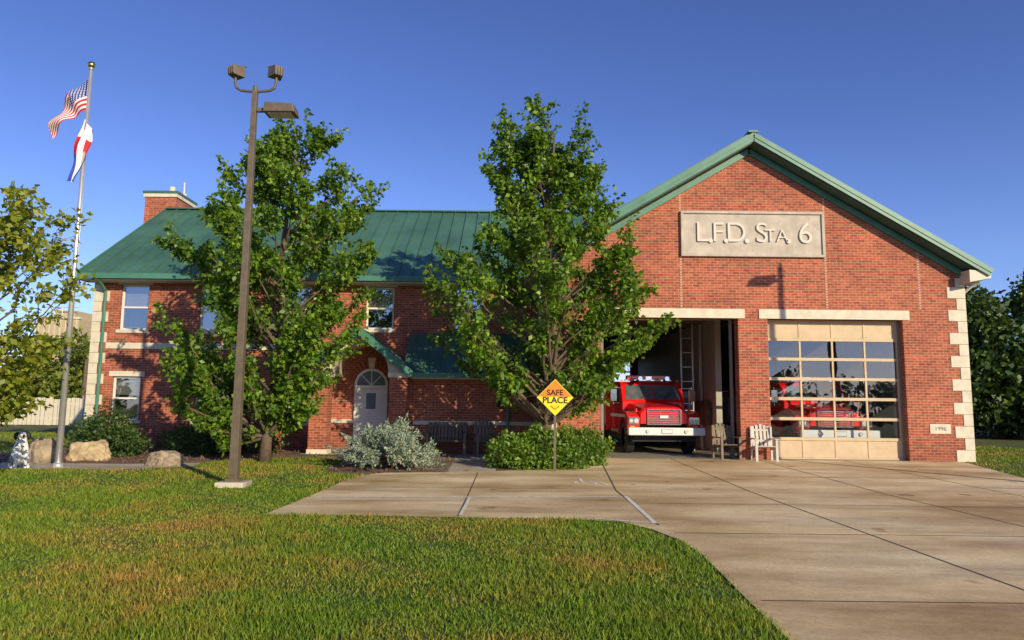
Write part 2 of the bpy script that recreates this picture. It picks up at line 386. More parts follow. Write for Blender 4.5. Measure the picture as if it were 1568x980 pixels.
for a,b in ((2.8,6.6),(7.6,11.4)):
    for i in range(5):
        xx=a+(b-a)*i/4; rd.box(xx-.04,xx+.04,BY-.2,BY-.12,GR,4.2)
    for i in range(7):
        zz=GR+4.08*i/6; rd.box(a,b,BY-.21,BY-.13,zz-.04,zz+.04)
    rd.box(a,b,BY-.2,BY-.14,GR,2.8)
rd.build('rear_doors',FS,M['doorframe'])
ib=MB()
for xx in (5.9,6.3): ib.tube([(xx,25,GR),(xx,25,5)],.03,8)
for k in range(7): ib.tube([(5.9,25,1.0+k*.5),(6.3,25,1.0+k*.5)],.018,6)
for k in range(9): ib.box(1.2,1.65,24+k*.62,24.58+k*.62,GR,2.0)
ib.tube([(1.4,23,4.4),(6.6,23,4.45)],.05,8); ib.tube([(4.9,22,4.6),(4.9,38,4.6)],.06,8)
ib.tube([(6.85,26,GR),(6.85,26,5)],.05,8); ib.box(6.6,6.93,27,29.5,1.2,2.2)
ib.build('bay_fittings',FS,M['alu'])
tg=MB()
for k in range(8):
    yy=25+k*.55; tg.prism([(yy,1.0),(yy+.32,1.0),(yy+.38,1.55),(yy+.25,1.85),(yy+.08,1.85),(yy-.05,1.55)],6.75,6.92,axis='X')
tg.build('turnout_gear',FS,simple('turnout_cloth',(.16,.12,.07),.9,var=.4,scale=6),bevel=.02)
tk=MB()
for xx in (B0+.1,B1-.1,B2+.1,B3-.1):
    tk.box(xx-.04,xx+.04,FY+.42,FY+.5,GR,4.4); tk.beam((xx,FY+.5,4.45),(xx,26,4.55),.07,.07)
tk.build('door_tracks',FS,M['doorframe'])
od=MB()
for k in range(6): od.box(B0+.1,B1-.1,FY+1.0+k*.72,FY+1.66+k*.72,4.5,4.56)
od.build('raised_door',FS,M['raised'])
gd=MB(); rows=7; z0=GR+.02; z1=OT; hh=(z1-z0)/rows; ya,yb=FY+.26,FY+.32
for i in range(rows+1):
    zz=z0+hh*i; gd.box(B2+.04,B3-.04,ya-.01,yb,max(z0,zz-.045),min(z1,zz+.045),0)
for i in range(5):
    xx=B2+.07+(B3-B2-.14)*i/4; gd.box(xx-.03,xx+.03,ya+.004,yb-.004,z0+.046,z1-.046,0)
gd.box(B2+.04,B3-.04,ya+.02,yb-.02,z0+.047,z0+hh-.047,1)
gd.box(B2+.04,B3-.04,ya+.02,yb-.02,z1-hh+.047,z1-.047,1)
gd.box(B2,B2+.05,FY+.2,FY+.34,GR,OT-.002,2); gd.box(B3-.05,B3,FY+.2,FY+.34,GR,OT-.002,2)
gd.build('sectional_door_frame',FS,[M['doorpanel'],M['doorpanel'],M['doorframe']],bevel=.006)
gg=MB(); yc=(ya+yb)/2
for i in range(1,rows-1):
    for k in range(4):
        xa=B2+.07+(B3-B2-.14)*k/4;xb=B2+.07+(B3-B2-.14)*(k+1)/4; t1=random.uniform(-.004,.004);t2=random.uniform(-.004,.004)
        gg.add([(xa,yc+t1,z0+hh*i),(xb,yc-t1,z0+hh*i),(xb,yc+t2,z0+hh*(i+1)),(xa,yc-t2,z0+hh*(i+1))],[(0,1,2,3)])
gg.build('sectional_door_glass',FS,M['doorglass'])

WX0,WX1,WY=-13.8,LX,23.5
def wall(mb,x0,x1,z0,z1,y0,y1,ops):
    xs=sorted(set([x0,x1]+[v for o in ops for v in o[:2]])); zs=sorted(set([z0,z1]+[v for o in ops for v in o[2:]]))
    for i in range(len(xs)-1):
        k=0
        while k<len(zs)-1:
            cx=(xs[i]+xs[i+1])/2
            hit=lambda kk:any(o[0]<cx<o[1] and o[2]<(zs[kk]+zs[kk+1])/2<o[3] for o in ops)
            if hit(k): k+=1; continue
            st=k
            while k<len(zs)-1 and not hit(k): k+=1
            mb.box(xs[i],xs[i+1],y0,y1,zs[st],zs[k])
wins=[(-12.92,-12.0,3.95,5.45),(-10.3,-9.38,3.95,5.45),(-7.5,-6.6,3.95,5.45),(-4.82,-3.9,4.05,5.45),(-1.9,-1.0,4.05,5.45),
      (-13.0,-12.08,1.0,2.42),(-10.3,-9.38,1.0,2.42),(-7.25,-6.45,1.0,2.42)]
ww=MB(); wall(ww,WX0,WX1,GR-.1,5.65,WY,WY+.3,wins)
ww.box(WX0,WX0+.3,WY+.3,33.4,GR-.1,5.65); ww.prism([(WY+.3,5.65),(28.5,9.15),(33.4,5.65)],WX0,WX0+.3,axis='X')
ww.box(WX0,WX1,33.4,33.7,GR-.1,5.65)
ww.box(-15.1,-13.82,28.7,30.4,GR-.1,9.95)
ww.box(-6.0,-3.2,23.1,23.5,GR-.1,3.4)
ww.box(-3.2,LX,22.1,22.4,GR-.1,2.5); ww.box(-3.2,-2.9,22.4,23.5,GR-.1,2.6)
for xc in (-5.74,-3.38): ww.box(xc-.27,xc+.27,21.55,22.09,GR-.05,2.4)
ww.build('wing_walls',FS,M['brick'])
wi=MB(); gl=MB(); bl=MB(); bk=MB()
for (a,b,c,d) in wins:
    y=WY+.08
    for bx in ((a,a+.06,c,d),(b-.06,b,c,d),(a+.06,b-.06,c,c+.06),(a+.06,b-.06,d-.06,d),(a+.06,b-.06,(c+d)/2-.03,(c+d)/2+.03)):
        wi.box(bx[0],bx[1],y,y+.07,bx[2],bx[3])
    gl.add([(a,y+.04,c),(b,y+.04,c),(b,y+.04,d),(a,y+.04,d)],[(0,1,2,3)])
    k=d-.06
    lim=c+(d-c)*random.choice((.45,.5,.6))
    while k>lim: bl.box(a+.05,b-.05,y+.12,y+.135,k-.035,k); k-=.045
    bk.box(a-.3,b+.3,WY+1.2,WY+1.25,c-.3,d+.3)
wi.build('window_frames',FS,M['white'],bevel=.006); gl.build('window_glass',FS,M['winglass']); bl.build('blinds',FS,simple('blind_fabric',(.45,.43,.38),.7,var=.1)); bk.build('room_wall',FS,M['doorframe'])
st=MB()
for (a,b,c,d) in wins:
    st.box(a-.08,b+.08,WY-.05,WY+.1,c-.11,c)
    st.box(a-.12,b+.12,WY-.025,WY+.05,d,min(d+.17,5.54))
quoins(st,WX0,-1,WY,GR,5.5,a=.50,b=.26)
st.box(WX0+.5,-6.0,WY-.03,WY+.05,3.32,3.52); st.box(-3.2,WX1,WY-.03,WY+.05,3.72,3.80)
st.box(-2.98,LX-.01,22.06,22.14,1.0,1.12); st.box(-6.0,-3.2,23.07,23.12,1.0,1.12)
for xc in (-5.74,-3.38):
    st.box(xc-.31,xc+.31,21.51,22.13,2.4,2.56); st.box(xc-.30,xc+.30,21.52,22.12,GR,.26)
st.build('wing_stone_trim',FS,M['stone'],bevel=.008)
rf=MB()
rf.prism([(22.95,5.70),(28.5,9.38),(34.05,5.70),(34.05,5.55),(28.5,9.2),(22.95,5.55)],-14.1,6.3,axis='X')
k=-14.08
while k<5.5:
    rf.beam((k,22.95,5.73),(k,28.5,9.41),.03,.055,up=(0,-.55,.83)); k+=.47
rf.beam((-14.1,28.5,9.41),(6.3,28.5,9.41),.25,.05)
rf.prism([(-4.6,3.88),(-3.0,2.60),(-3.0,2.48),(-4.6,3.74),(-6.2,2.48),(-6.2,2.60)],21.4,23.6)
for k in range(5):
    yy=21.5+k*.45
    rf.beam((-4.6,yy,3.90),(-3.0,yy,2.62),.03,.04); rf.beam((-4.6,yy,3.90),(-6.2,yy,2.62),.03,.04)
rf.prism([(21.7,2.55),(23.5,3.92),(23.5,3.80),(21.7,2.43)],-3.3,LX-.004,axis='X')
k=-3.1
while k<.8: rf.beam((k,21.7,2.57),(k,23.5,3.94),.03,.05,up=(0,-.6,.8)); k+=.45
rf.box(-15.18,-13.74,28.62,30.48,10.10,10.20)
rf.build('wing_roof',FS,M['green'])
cp=MB(); cp.box(-15.15,-13.77,28.65,30.45,9.95,10.10)
cp.tube([(-14.3,29.3,10.2),(-14.3,29.3,10.55)],.12,10); cp.tube([(-13.95,29.6,10.2),(-13.95,29.6,10.85)],.04,8)
cp.tube([(-14.15,30.1,10.2),(-14.15,30.1,10.5)],.09,8)
cp.build('chimney_crown',FS,M['stone'])
ft=MB()
ft.box(-14.1,.32,22.84,22.95,5.55,5.72)
ft.beam((-14.12,22.9,5.63),(-14.12,28.5,9.30),.05,.2,up=(0,-.55,.83))
for s in (-1,1): ft.beam((-4.6,21.36,3.79),(-4.6+s*1.62,21.36,3.79-1.29),.08,.20)
ft.box(-3.0,LX-.004,21.60,21.70,2.42,2.56)
ft.box(-6.22,-6.14,21.4,23.5,2.42,2.55); ft.box(-3.06,-2.98,21.4,21.6,2.42,2.55)
ft.tube([(-13.4,22.9,5.55),(-13.4,23.3,5.3),(-13.4,23.42,5.2),(-13.4,23.42,.3)],.05,8)
ft.tube([(-.1,21.7,2.45),(-.1,21.98,2.3),(-.1,22.0,.2)],.045,8)
ft.build('green_fascia',FS,M['greentrim'])
so=MB(); so.box(-14.05,.32,22.96,23.5,5.50,5.548); so.box(-3.0,LX-.01,21.72,22.1,2.38,2.42)
cx,cz,R=-4.56,2.56,.86
arc=[(cx+R*math.cos(math.pi*i/20),cz+R*math.sin(math.pi*i/20)) for i in range(21)]
def roofz(xx): return 3.72-.79*abs(xx+4.6)
top=[(xx,max(roofz(xx),zz+.02)) for xx,zz in arc]
for i in range(20):
    a,b=arc[i],arc[i+1]; c,d=top[i],top[i+1]
    so.add([(a[0],21.62,a[1]),(b[0],21.62,b[1]),(d[0],21.62,d[1]),(c[0],21.62,c[1])],[(0,1,2,3)])
    so.add([(a[0],21.62,a[1]),(b[0],21.62,b[1]),(b[0],23.1,b[1]),(a[0],23.1,a[1])],[(0,1,2,3)])
so.prism([(cx+R,2.56),(cx+R,3.04),(-3.05,2.56)],21.62,21.66); so.prism([(cx-R,2.56),(-6.12,2.56),(cx-R,3.04)],21.62,21.66)
so.box(-6.05,-5.42,21.66,23.1,2.46,2.56) ; so.box(-3.70,-3.05,21.66,23.1,2.46,2.56)
so.build('porch_soffit',FS,M['cream'])
dr=MB(); dx0,dx1=-4.92,-4.02; dc=(dx0+dx1)/2
dr.box(dx0-.08,dx0,23.02,23.1,GR,2.2); dr.box(dx1,dx1+.08,23.02,23.1,GR,2.2); dr.box(dx0,dx1,23.02,23.1,2.1,2.2)
dr.box(dx0,dx1,23.06,23.1,GR,2.1)
for (a,b,c,d) in ((.1,.4,.3,.95),(.5,.8,.3,.95)): dr.box(dx0+a,dx0+b,23.045,23.06,GR+c,GR+d)
for i in range(12):
    t0=math.pi*i/12;t1=math.pi*(i+1)/12
    dr.beam((dc+.5*math.cos(t0),23.06,2.2+.5*math.sin(t0)),(dc+.5*math.cos(t1),23.06,2.2+.5*math.sin(t1)),.08,.08)
for i in range(1,4):
    t0=math.pi*i/4; dr.beam((dc,23.06,2.2),(dc+.47*math.cos(t0),23.06,2.2+.47*math.sin(t0)),.03,.03)
dr.build('front_door',FS,M['white'],bevel=.004)
dg=MB(); dg.prism([(dc+.47*math.cos(math.pi*i/12),2.2+.47*math.sin(math.pi*i/12)) for i in range(13)],23.07,23.09)
dg.box(dx0+.3,dx1-.3,23.05,23.058,1.45,1.95); dg.build('front_door_glass',FS,simple('dark_glass',(.16,.22,.27),.05,var=.2))
vo=MB()
for i in range(17):
    t0=math.pi*i/16; c,s_=math.cos(t0),math.sin(t0)
    vo.beam((dc+.58*c,23.08,2.2+.58*s_),(dc+.82*c,23.08,2.2+.82*s_),.07,.10,up=(0,1,0))
vo.build('arch_voussoirs',FS,simple('soldier_brick',(.40,.12,.06),.85,var=.3,scale=6))
ks=MB(); ks.prism([(dc-.08,2.75),(dc+.08,2.75),(dc+.13,3.08),(dc-.13,3.08)],23.0,23.1); ks.build('keystone',FS,M['stone'])
wl=MB(); wl.box(-.42,-.2,22.0,22.1,1.55,1.85); wl.build('mailbox',FS,M['black'],bevel=.01)

# ------------------------------------------------------------ street lamps
def street_lamp(name,x,y,H=7.95,floods=True,dirn=1):
    e=empty(name,(x,y,gz(y)))
    b=MB(); b.box(-.27,.27,-.27,.27,-.3,.10); b.build('footing',e,M['conc2'],bevel=.02)
    b=MB(); b.box(-.13,.13,-.13,.13,.10,.16)
    b.tube([(0,0,.1),(0,0,H)],[.115,.07],4); b.tube([(0,0,H),(0,0,H+.12)],.045,8)
    if floods:
        pts=[(-.42,0,H+.30),(-.42,0,H+.18),(-.39,0,H+.08),(-.30,0,H+.02),(-.1,0,H),(.1,0,H),(.30,0,H+.02),(.39,0,H+.08),(.42,0,H+.18),(.42,0,H+.30)]
        b.tube(pts,.03,8)
    b.box(*sorted((.06*dirn,.26*dirn)),-.04,.04,H-.44,H-.36)
    b.build('pole',e,M['bronze'],bevel=.004)
    h=MB(); q=dirn
    h.add([(.24*q,-.2,H-.50),(.88*q,-.2,H-.50),(.88*q,.2,H-.50),(.24*q,.2,H-.50),(.26*q,-.18,H-.28),(.84*q,-.18,H-.32),(.84*q,.18,H-.32),(.26*q,.18,H-.28)],
      [(0,3,2,1),(4,5,6,7),(0,1,5,4),(1,2,6,5),(2,3,7,6),(3,0,4,7)])
    h.build('luminaire',e,M['bronze'],bevel=.02)
    l=MB(); l.box(*sorted((.32*q,.80*q)),-.14,.14,H-.515,H-.502); l.build('luminaire_lens',e,M['lens'])
    for s in ((-1,1) if floods else ()):
        f=MB()
        f.add([(-.14,-.12,-.12),(.14,-.12,-.12),(.14,-.12,.12),(-.14,-.12,.12),(-.09,.12,-.09),(.09,.12,-.09),(.09,.12,.10),(-.09,.12,.10)],
          [(0,1,2,3),(4,7,6,5),(0,4,5,1),(1,5,6,2),(2,6,7,3),(3,7,4,0)])
        f.box(-.16,.16,-.15,-.12,.10,.13)
        for k in range(4): f.box(-.09+k*.055,-.075+k*.055,.1,.15,-.08,.09)
        rt=(math.radians(-4),0,math.radians(150 if s<0 else -140))
        f.build('floodlight',e,M['bronze'],bevel=.008,loc=(s*.42,0,H+.42),rot=rt)
        g=MB(); g.box(-.11,.11,-.128,-.122,-.09,.09); g.build('flood_lens',e,M['lens'],loc=(s*.42,0,H+.42),rot=rt)
    return e
street_lamp('street_lamp',-5.32,14.1)
street_lamp('street_lamp',12.6,14.5,8.65,False,-1)

# ------------------------------------------------------------ flagpole and flags
fp=empty('flagpole',(-10.55,17.05,gz(17.05)))
b=MB(); b.tube([(0,0,0),(0,0,9.75)],[.075,.035],14); b.tube([(0,0,0),(0,0,.12)],[.14,.10],14)
b.tube([(0,0,9.75),(0,0,9.80)],.05,10); b.tube([(.09,-.02,.9),(.05,-.02,9.7)],.006,4); b.build('pole',fp,M['alu'],smooth=True)
bm=bmesh.new(); bmesh.ops.create_uvsphere(bm,u_segments=14,v_segments=10,radius=.09); me=D.meshes.new('ball'); bm.to_mesh(me); bm.free(); me.materials.append(M['gold'])
for pp in me.polygons: pp.use_smooth=True
o=link(D.objects.new('ball',me),fp); o.location=(0,0,9.87)
def flagmat(name,kind):
    m,nt,b=newmat(name); uv=N(nt,'ShaderNodeTexCoord'); s=N(nt,'ShaderNodeSeparateXYZ'); nt.links.new(uv.outputs['UV'],s.inputs[0])
    def mth(op,a,bb):
        k=N(nt,'ShaderNodeMath',operation=op)
        for i,x in enumerate((a,bb)):
            if isinstance(x,(int,float)): k.inputs[i].default_value=x
            else: nt.links.new(x,k.inputs[i])
        return k.outputs[0]
    red=(.55,.02,.03);wh=(.78,.78,.78);bl=(.02,.04,.25)
    if kind=='us':
        st=mth('GREATER_THAN',mth('MODULO',mth('MULTIPLY',s.outputs[1],6.5),1.0),.5)
        c=mixc(nt,st,red,wh)
        can=mth('MULTIPLY',mth('LESS_THAN',s.outputs[0],.4),mth('GREATER_THAN',s.outputs[1],.46))
        vo=N(nt,'ShaderNodeTexVoronoi'); vo.inputs['Scale'].default_value=16; vo.inputs['Randomness'].default_value=0; nt.links.new(uv.outputs['UV'],vo.inputs[0])
        star=mth('LESS_THAN',vo.outputs['Distance'],.28)
        c=mixc(nt,can,c,mixc(nt,star,bl,wh))
    else:
        bl=(.03,.07,.42)
        c=mixc(nt,mth('GREATER_THAN',s.outputs[0],.55),red,bl)
        c=mixc(nt,mth('LESS_THAN',s.outputs[0],.26),c,wh)
        c=mixc(nt,mth('LESS_THAN',mth('ABSOLUTE',mth('SUBTRACT',s.outputs[1],.5),0),.10),c,wh)
    nt.links.new(c,b.inputs['Base Color']); b.inputs['Roughness'].default_value=.8
    return m
def flag(name,ztop,h,off,mat,fold):
    nu,nv=28,12; vs=[];fs=[];uvs=[]
    for j_ in range(nv+1):
        for i in range(nu+1):
            s=i/nu;t=j_/nv
            x=-.04+off[0]*(s**.8)+fold*.35*math.sin(s*9+t*4)*s
            z=ztop-t*h*(1-.45*s)+off[1]*(s**1.15)-.04*math.sin(s*7)*s
            y=fold*math.sin(s*10+t*5+.6)*min(1,s*3)+.05*s
            vs.append((x,y,z)); uvs.append((s,1-t))
    for j_ in range(nv):
        for i in range(nu):
            a=j_*(nu+1)+i; fs.append((a,a+1,a+nu+2,a+nu+1))
    me=D.meshes.new(name); me.from_pydata(vs,[],fs); uvl=me.uv_layers.new()
    for l in me.loops: uvl.data[l.index].uv=uvs[l.vertex_index]
    for pp in me.polygons: pp.use_smooth=True
    me.materials.append(mat); return link(D.objects.new(name,me),fp)
flag('national_flag',9.5,.80,(-.86,-1.10),flagmat('us_flag','us'),.12)
def limp_flag(name,ztop,mat):
    nu,nv=26,10; vs=[];fs=[];uvs=[]
    for j_ in range(nv+1):
        for i in range(nu+1):
            s=i/nu;t=j_/nv
            wdt=.16+.30*math.sin(math.pi*min(1,s*.9+.05))
            x=.08-.28*s**1.3+wdt*(t-.55)*(.85+.2*math.sin(s*6))
            z=ztop-1.60*s-.25*t*(1-s)
            y=-.06+.07*math.sin(t*9+s*3)+.03*math.sin(s*11)
            vs.append((x,y,z)); uvs.append((s,1-t))
    for j_ in range(nv):
        for i in range(nu):
            a=j_*(nu+1)+i; fs.append((a,a+1,a+nu+2,a+nu+1))
    me=D.meshes.new(name); me.from_pydata(vs,[],fs); uvl=me.uv_layers.new()
    for l in me.loops: uvl.data[l.index].uv=uvs[l.vertex_index]
    for pp in me.polygons: pp.use_smooth=True
    me.materials.append(mat); return link(D.objects.new(name,me),fp)
limp_flag('city_flag',8.45,flagmat('city_flag','c'))

# ------------------------------------------------------------ foliage tools
def rnd_unit(n):
    v=np.random.normal(size=(n,3)); return v/np.linalg.norm(v,axis=1)[:,None]
def leaves(C,L,W,up=.5,dirs=None,fold=.15):
    n=len(C); d=rnd_unit(n)
    if dirs is not None: d=d*.8+dirs; d/=np.linalg.norm(d,axis=1)[:,None]
    nn=rnd_unit(n)+np.array([0,0,up]); s=np.cross(d,nn); s/=np.maximum(np.linalg.norm(s,axis=1),1e-6)[:,None]
    up_=np.cross(s,d); k=np.random.uniform(.7,1.3,n)[:,None]
    V=np.zeros((n,4,3)); V[:,0]=C; V[:,1]=C+d*L*.45*k+s*W*.5*k+up_*fold*W; V[:,2]=C+d*L*k-up_*fold*W; V[:,3]=C+d*L*.45*k-s*W*.5*k+up_*fold*W
    return V.reshape(-1,3)
def leafobj(name,V,mat,parent): return npmesh(name,V,np.arange(len(V)).reshape(-1,4),mat,parent)
def tree(name,base,prof,mat,nl,twigs,lpt,L,trunk_r,seed,lead=0,depth=.85,trunk_top=None,wide=1.0,prune=None):
    rs=random.Random(seed); np.random.seed(seed)
    e=empty(name,base); zs=[p[0] for p in prof]; H=max(zs); lo=min(zs)
    def env(z,ph):
        xl=np.interp(z,zs,[p[1] for p in prof])*wide; xr=np.interp(z,zs,[p[2] for p in prof])*wide
        c,s=math.cos(ph),math.sin(ph); av=(xl+xr)/2*depth
        side=xr if c>0 else xl
        return 1/math.sqrt((c/max(side,.1))**2+(s/max(av,.1))**2)
    wood=MB(); H2=trunk_top or H*.93
    def trunk(z):
        f=z/H; return Vector((lead*f+.10*math.sin(z*1.1+seed),.08*math.sin(z*.9+seed*2),z))
    tp=[trunk(H2*i/14) for i in range(15)]
    wood.tube(tp,[trunk_r*(1.25 if i==0 else 1)*(1-i/15)**.8+.012 for i in range(15)],10)
    pts=[];drs=[]
    wmax=max(p[1]+p[2] for p in prof)
    cnt=0
    while cnt<nl:
        zt=rs.uniform(lo,H); ph=rs.uniform(0,2*math.pi)
        if rs.random()<.35: ph=rs.choice((0,math.pi))+rs.uniform(-.5,.5)
        r=env(zt,ph)
        if rs.random()>.22+.78*(r/(wmax/2)): continue
        cnt+=1
        rr=r*rs.choice((rs.uniform(.82,1.03),rs.uniform(.8,1.0),rs.uniform(.3,.85)))
        ax=trunk(min(zt,H2)); tip=Vector((trunk(zt).x+rr*math.cos(ph),ax.y+rr*math.sin(ph),zt))
        h0=max(.18*lo+.6 if lo<1.2 else lo*.75,zt-.5-rr*rs.uniform(.5,1.0)); h0=min(h0,H2*.97)
        a=trunk(h0); ctrl=a.lerp(tip,.55)+Vector((0,0,-.12*rr)); bp=[]
        for i in range(7):
            t=i/6; bp.append(a*(1-t)**2+ctrl*2*t*(1-t)+tip*t*t+Vector((rs.uniform(-.03,.03),rs.uniform(-.03,.03),0))*i)
        r0=max(.012,trunk_r*.42*(1-h0/H)+.01)
        wood.tube(bp,[r0*(1-.85*i/6) for i in range(7)],5,caps=False)
        out=Vector((math.cos(ph),math.sin(ph),0))
        for k in range(twigs):
            t=1-rs.random()**1.4*.72; i=min(5,int(t*6)); q=bp[i].lerp(bp[i+1],t*6-i)
            d=(out*rs.uniform(0,1.0)+Vector((rs.gauss(0,.55),rs.gauss(0,.55),rs.uniform(.1,1.1)))).normalized()
            ln=rs.uniform(.22,.65); en=q+d*ln
            wood.tube([q,q+d*ln*.5,en],[.008,.006,.003],3,caps=False)
            m=int(lpt*rs.uniform(.6,1.4)); tt=np.random.uniform(.05,1.1,m)[:,None]
            c=np.array(q)+np.array(d)*ln*tt+np.random.normal(0,.07+.035*ln,(m,3))*(1.15-.6*tt)
            pts.append(c); drs.append(np.repeat([[out.x*.5,out.y*.5,-.25]],m,0))
    C=np.vstack(pts);Dr=np.vstack(drs)
    if prune is not None: kk=~prune(C); C=C[kk];Dr=Dr[kk]
    wood.build('trunk_and_limbs',e,M['bark'],smooth=True)
    leafobj('foliage',leaves(C,L,L*.68,.6,Dr),mat,e)
    return e
tree('maple_tree',(-6.3,19.0,gz(19)),[(.4,1.3,.4),(.9,2.0,.6),(1.7,2.6,.9),(2.7,2.9,1.6),(3.75,2.7,2.2),(4.6,2.5,2.0),(5.5,2.9,2.3),(6.3,2.3,2.2),(7.2,1.9,2.1),(7.75,1.4,1.6),(8.3,.8,1.0),(8.9,.6,.6)],
     M['leaf'],125,9,38,.13,.13,11,lead=.3)
tree('maple_tree',(1.0,18.5,gz(18.5)),[(1.4,1.1,.9),(2.2,1.6,1.3),(2.9,2.3,1.9),(3.4,3.7,2.7),(3.8,4.0,2.9),(4.5,3.4,2.5),(5.3,2.7,2.1),(6.15,1.0,2.3),(7.05,1.1,1.7),(7.6,1.5,.9),(8.3,1.75,.7),(8.8,1.5,.8),(9.4,.3,.5)],
     M['leaf'],136,9,36,.13,.12,23,prune=lambda C:((C[:,1]<-.9)&(C[:,2]<2.9)&(C[:,0]<2.2)&(C[:,0]>-1.2))|((C[:,1]<.0)&(C[:,2]<1.9)&(abs(C[:,0])<1.0)))
tree('young_tree',(-10.75,14.0,0),[(1.25,1.0,1.2),(1.9,1.8,1.9),(3.0,1.8,2.0),(4.0,1.6,1.9),(5.0,1.2,1.8),(5.6,.6,1.0)],
     M['leafy'],76,7,18,.14,.08,5,wide=1.0)

def cloud(name,blobs,mat,leafL,per,parent=None,trunks=None):
    e=empty(name) if parent is None else parent
    C=[];Dr=[]
    for (c,r) in blobs:
        r=np.array(r); n=int(per*(r[0]*r[2]+r[0]*r[1]+r[1]*r[2])/3)
        u=rnd_unit(n); k=np.random.uniform(.70,1.08,n)[:,None]
        wob=1+.22*np.sin(u[:,0:1]*7+c[0])*np.sin(u[:,2:3]*6+c[1])+.14*np.sin(u[:,1:2]*13+c[2])
        C.append(np.array(c)+u*r*k*wob); Dr.append(u*.5)
    C=np.vstack(C);Dr=np.vstack(Dr); kk=C[:,2]>.03
    leafobj('foliage',leaves(C[kk],leafL,leafL*.7,.5,Dr[kk]),mat,e)
    if trunks:
        t=MB()
        for (x,y,h,rr) in trunks: t.tube([(x,y,0),(x+.1,y,h*.5),(x,y+.1,h)],[rr,rr*.7,rr*.3],7)
        t.build('trunks',e,M['bark'])
    return e
np.random.seed(3)
def crowns(specs,seed):
    rs=random.Random(seed); bl=[];tr=[]
    for (x,y,h,w) in specs:
        tr.append((x,y,h*.7,w*.06))
        for k in range(10):
            f=rs.random(); zz=h*(.2+.66*f); ww=w*(.50-.25*f)
            bl.append(((x+rs.uniform(-.4,.4)*w,y+rs.uniform(-.4,.4)*w,zz),(ww*rs.uniform(.5,.85),ww*rs.uniform(.5,.85),ww*rs.uniform(.45,.8))))
    return bl,tr
bl_,tr_=crowns([(27,40,8.8,6),(31.5,42,11.5,7),(36,44,12.3,7),(25,46,9.5,6),(41,50,13.5,8),(30,38,7,6),(47,52,12,9),(24.5,41,5,5),(22,52,9,7),(33,39,4,5)],4)
cloud('distant_trees',bl_,M['leafd'],.34,420,None,tr_)
bl_,tr_=crowns([(-56+i*4.0,54+(i%3)*2.5,5.8+(i*7%4)*.6,5) for i in range(7)],9)
cloud('distant_trees',bl_,M['leafl'],.34,260,None,tr_)
bl_,tr_=crowns([(-160+i*22,-110-(i%3)*6,5.0+(i*5%4)*.5,16) for i in range(16)],12)  # unseen treeline added behind the camera, sized by its reflection in the door glass
cloud('distant_trees',bl_,M['leafd'],1.3,8,None,tr_)
cloud('boxwood_bush',[((.1,18.1,.42),(.65,.6,.45)),((.9,18.4,.5),(.8,.6,.55)),((1.75,18.9,.48),(.75,.7,.52)),((1.3,18.1,.3),(.6,.45,.35)),((2.05,19.4,.35),(.5,.5,.4)),((.5,17.9,.3),(.6,.4,.35))],M['bush'],.085,7500)
cloud('juniper_bush',[((-11.4,20.6,.65),(.7,.6,.75)),((-10.9,20.2,.4),(.7,.5,.45)),((-11.9,20.9,.4),(.6,.5,.5))],M['juniper'],.09,6000)
cloud('juniper_bush',[((-9.0,20.9,.4),(.8,.5,.45)),((-8.3,20.8,.3),(.6,.5,.35))],M['juniper'],.09,6000)
cloud('hedge',[((-7.6,21.9,.35),(.7,.4,.4)),((-13.2,22.7,.5),(.5,.4,.5)),((-10.1,22.6,.4),(.8,.4,.4))],M['juniper'],.09,5000)
cloud('hosta_plant',[((-4.0,21.2,.2),(.5,.3,.22)),((-2.5,21.3,.2),(.4,.3,.22))],M['bush'],.12,3000)
def spruce(name,c,rx,h,n=150):
    e=empty(name,c); rs=np.random.RandomState(5); C=[];Dr=[]; w=MB()
    for k in range(n):
        ph=rs.uniform(0,2*np.pi); el=rs.uniform(.04,1.42)
        d=np.array([math.cos(ph)*math.cos(el),math.sin(ph)*math.cos(el)*.85,math.sin(el)*h/rx+.05])
        ln=rx*rs.uniform(.70,1.12); st=np.array([rs.uniform(-.2,.2),rs.uniform(-.2,.2),.08])
        w.tube([st,st+d*ln*.9],[.012,.004],4,caps=False)
        for q in range(9):
            t=rs.uniform(.45,1.0); sd=d*.9+rs.normal(0,.42,3); sd[2]+=.0; sl=rs.uniform(.12,.26)
            p0=st+d*ln*t-np.array([0,0,.10])*t*t; m=20; tt=rs.uniform(0,1,m)[:,None]
            C.append(p0+sd*sl*tt+rs.normal(0,.010,(m,3))); Dr.append(np.repeat([sd*.8],m,0))
    C=np.vstack(C);Dr=np.vstack(Dr); kk=C[:,2]>0
    leafobj('needles',leaves(C[kk],.075,.026,.3,Dr[kk]),M['spruce'],e); w.build('branches',e,M['bark']); return e
spruce('blue_spruce_shrub',(-2.95,17.75,gz(17.7)),1.15,.92)
n=6000; xx=np.random.uniform(-13.5,2.4,n); yy=np.random.uniform(16.3,22.8,n)
k=inpoly(xx,yy,bedA)|inpoly(xx,yy,bedB); xx=xx[k];yy=yy[k]
C=np.c_[xx,yy,GR*np.clip((yy-14)/7,0,1)+.02]
npmesh('mulch_chips',leaves(C,.08,.04,1.5),np.arange(len(C)*4).reshape(-1,4),M['mulch'])

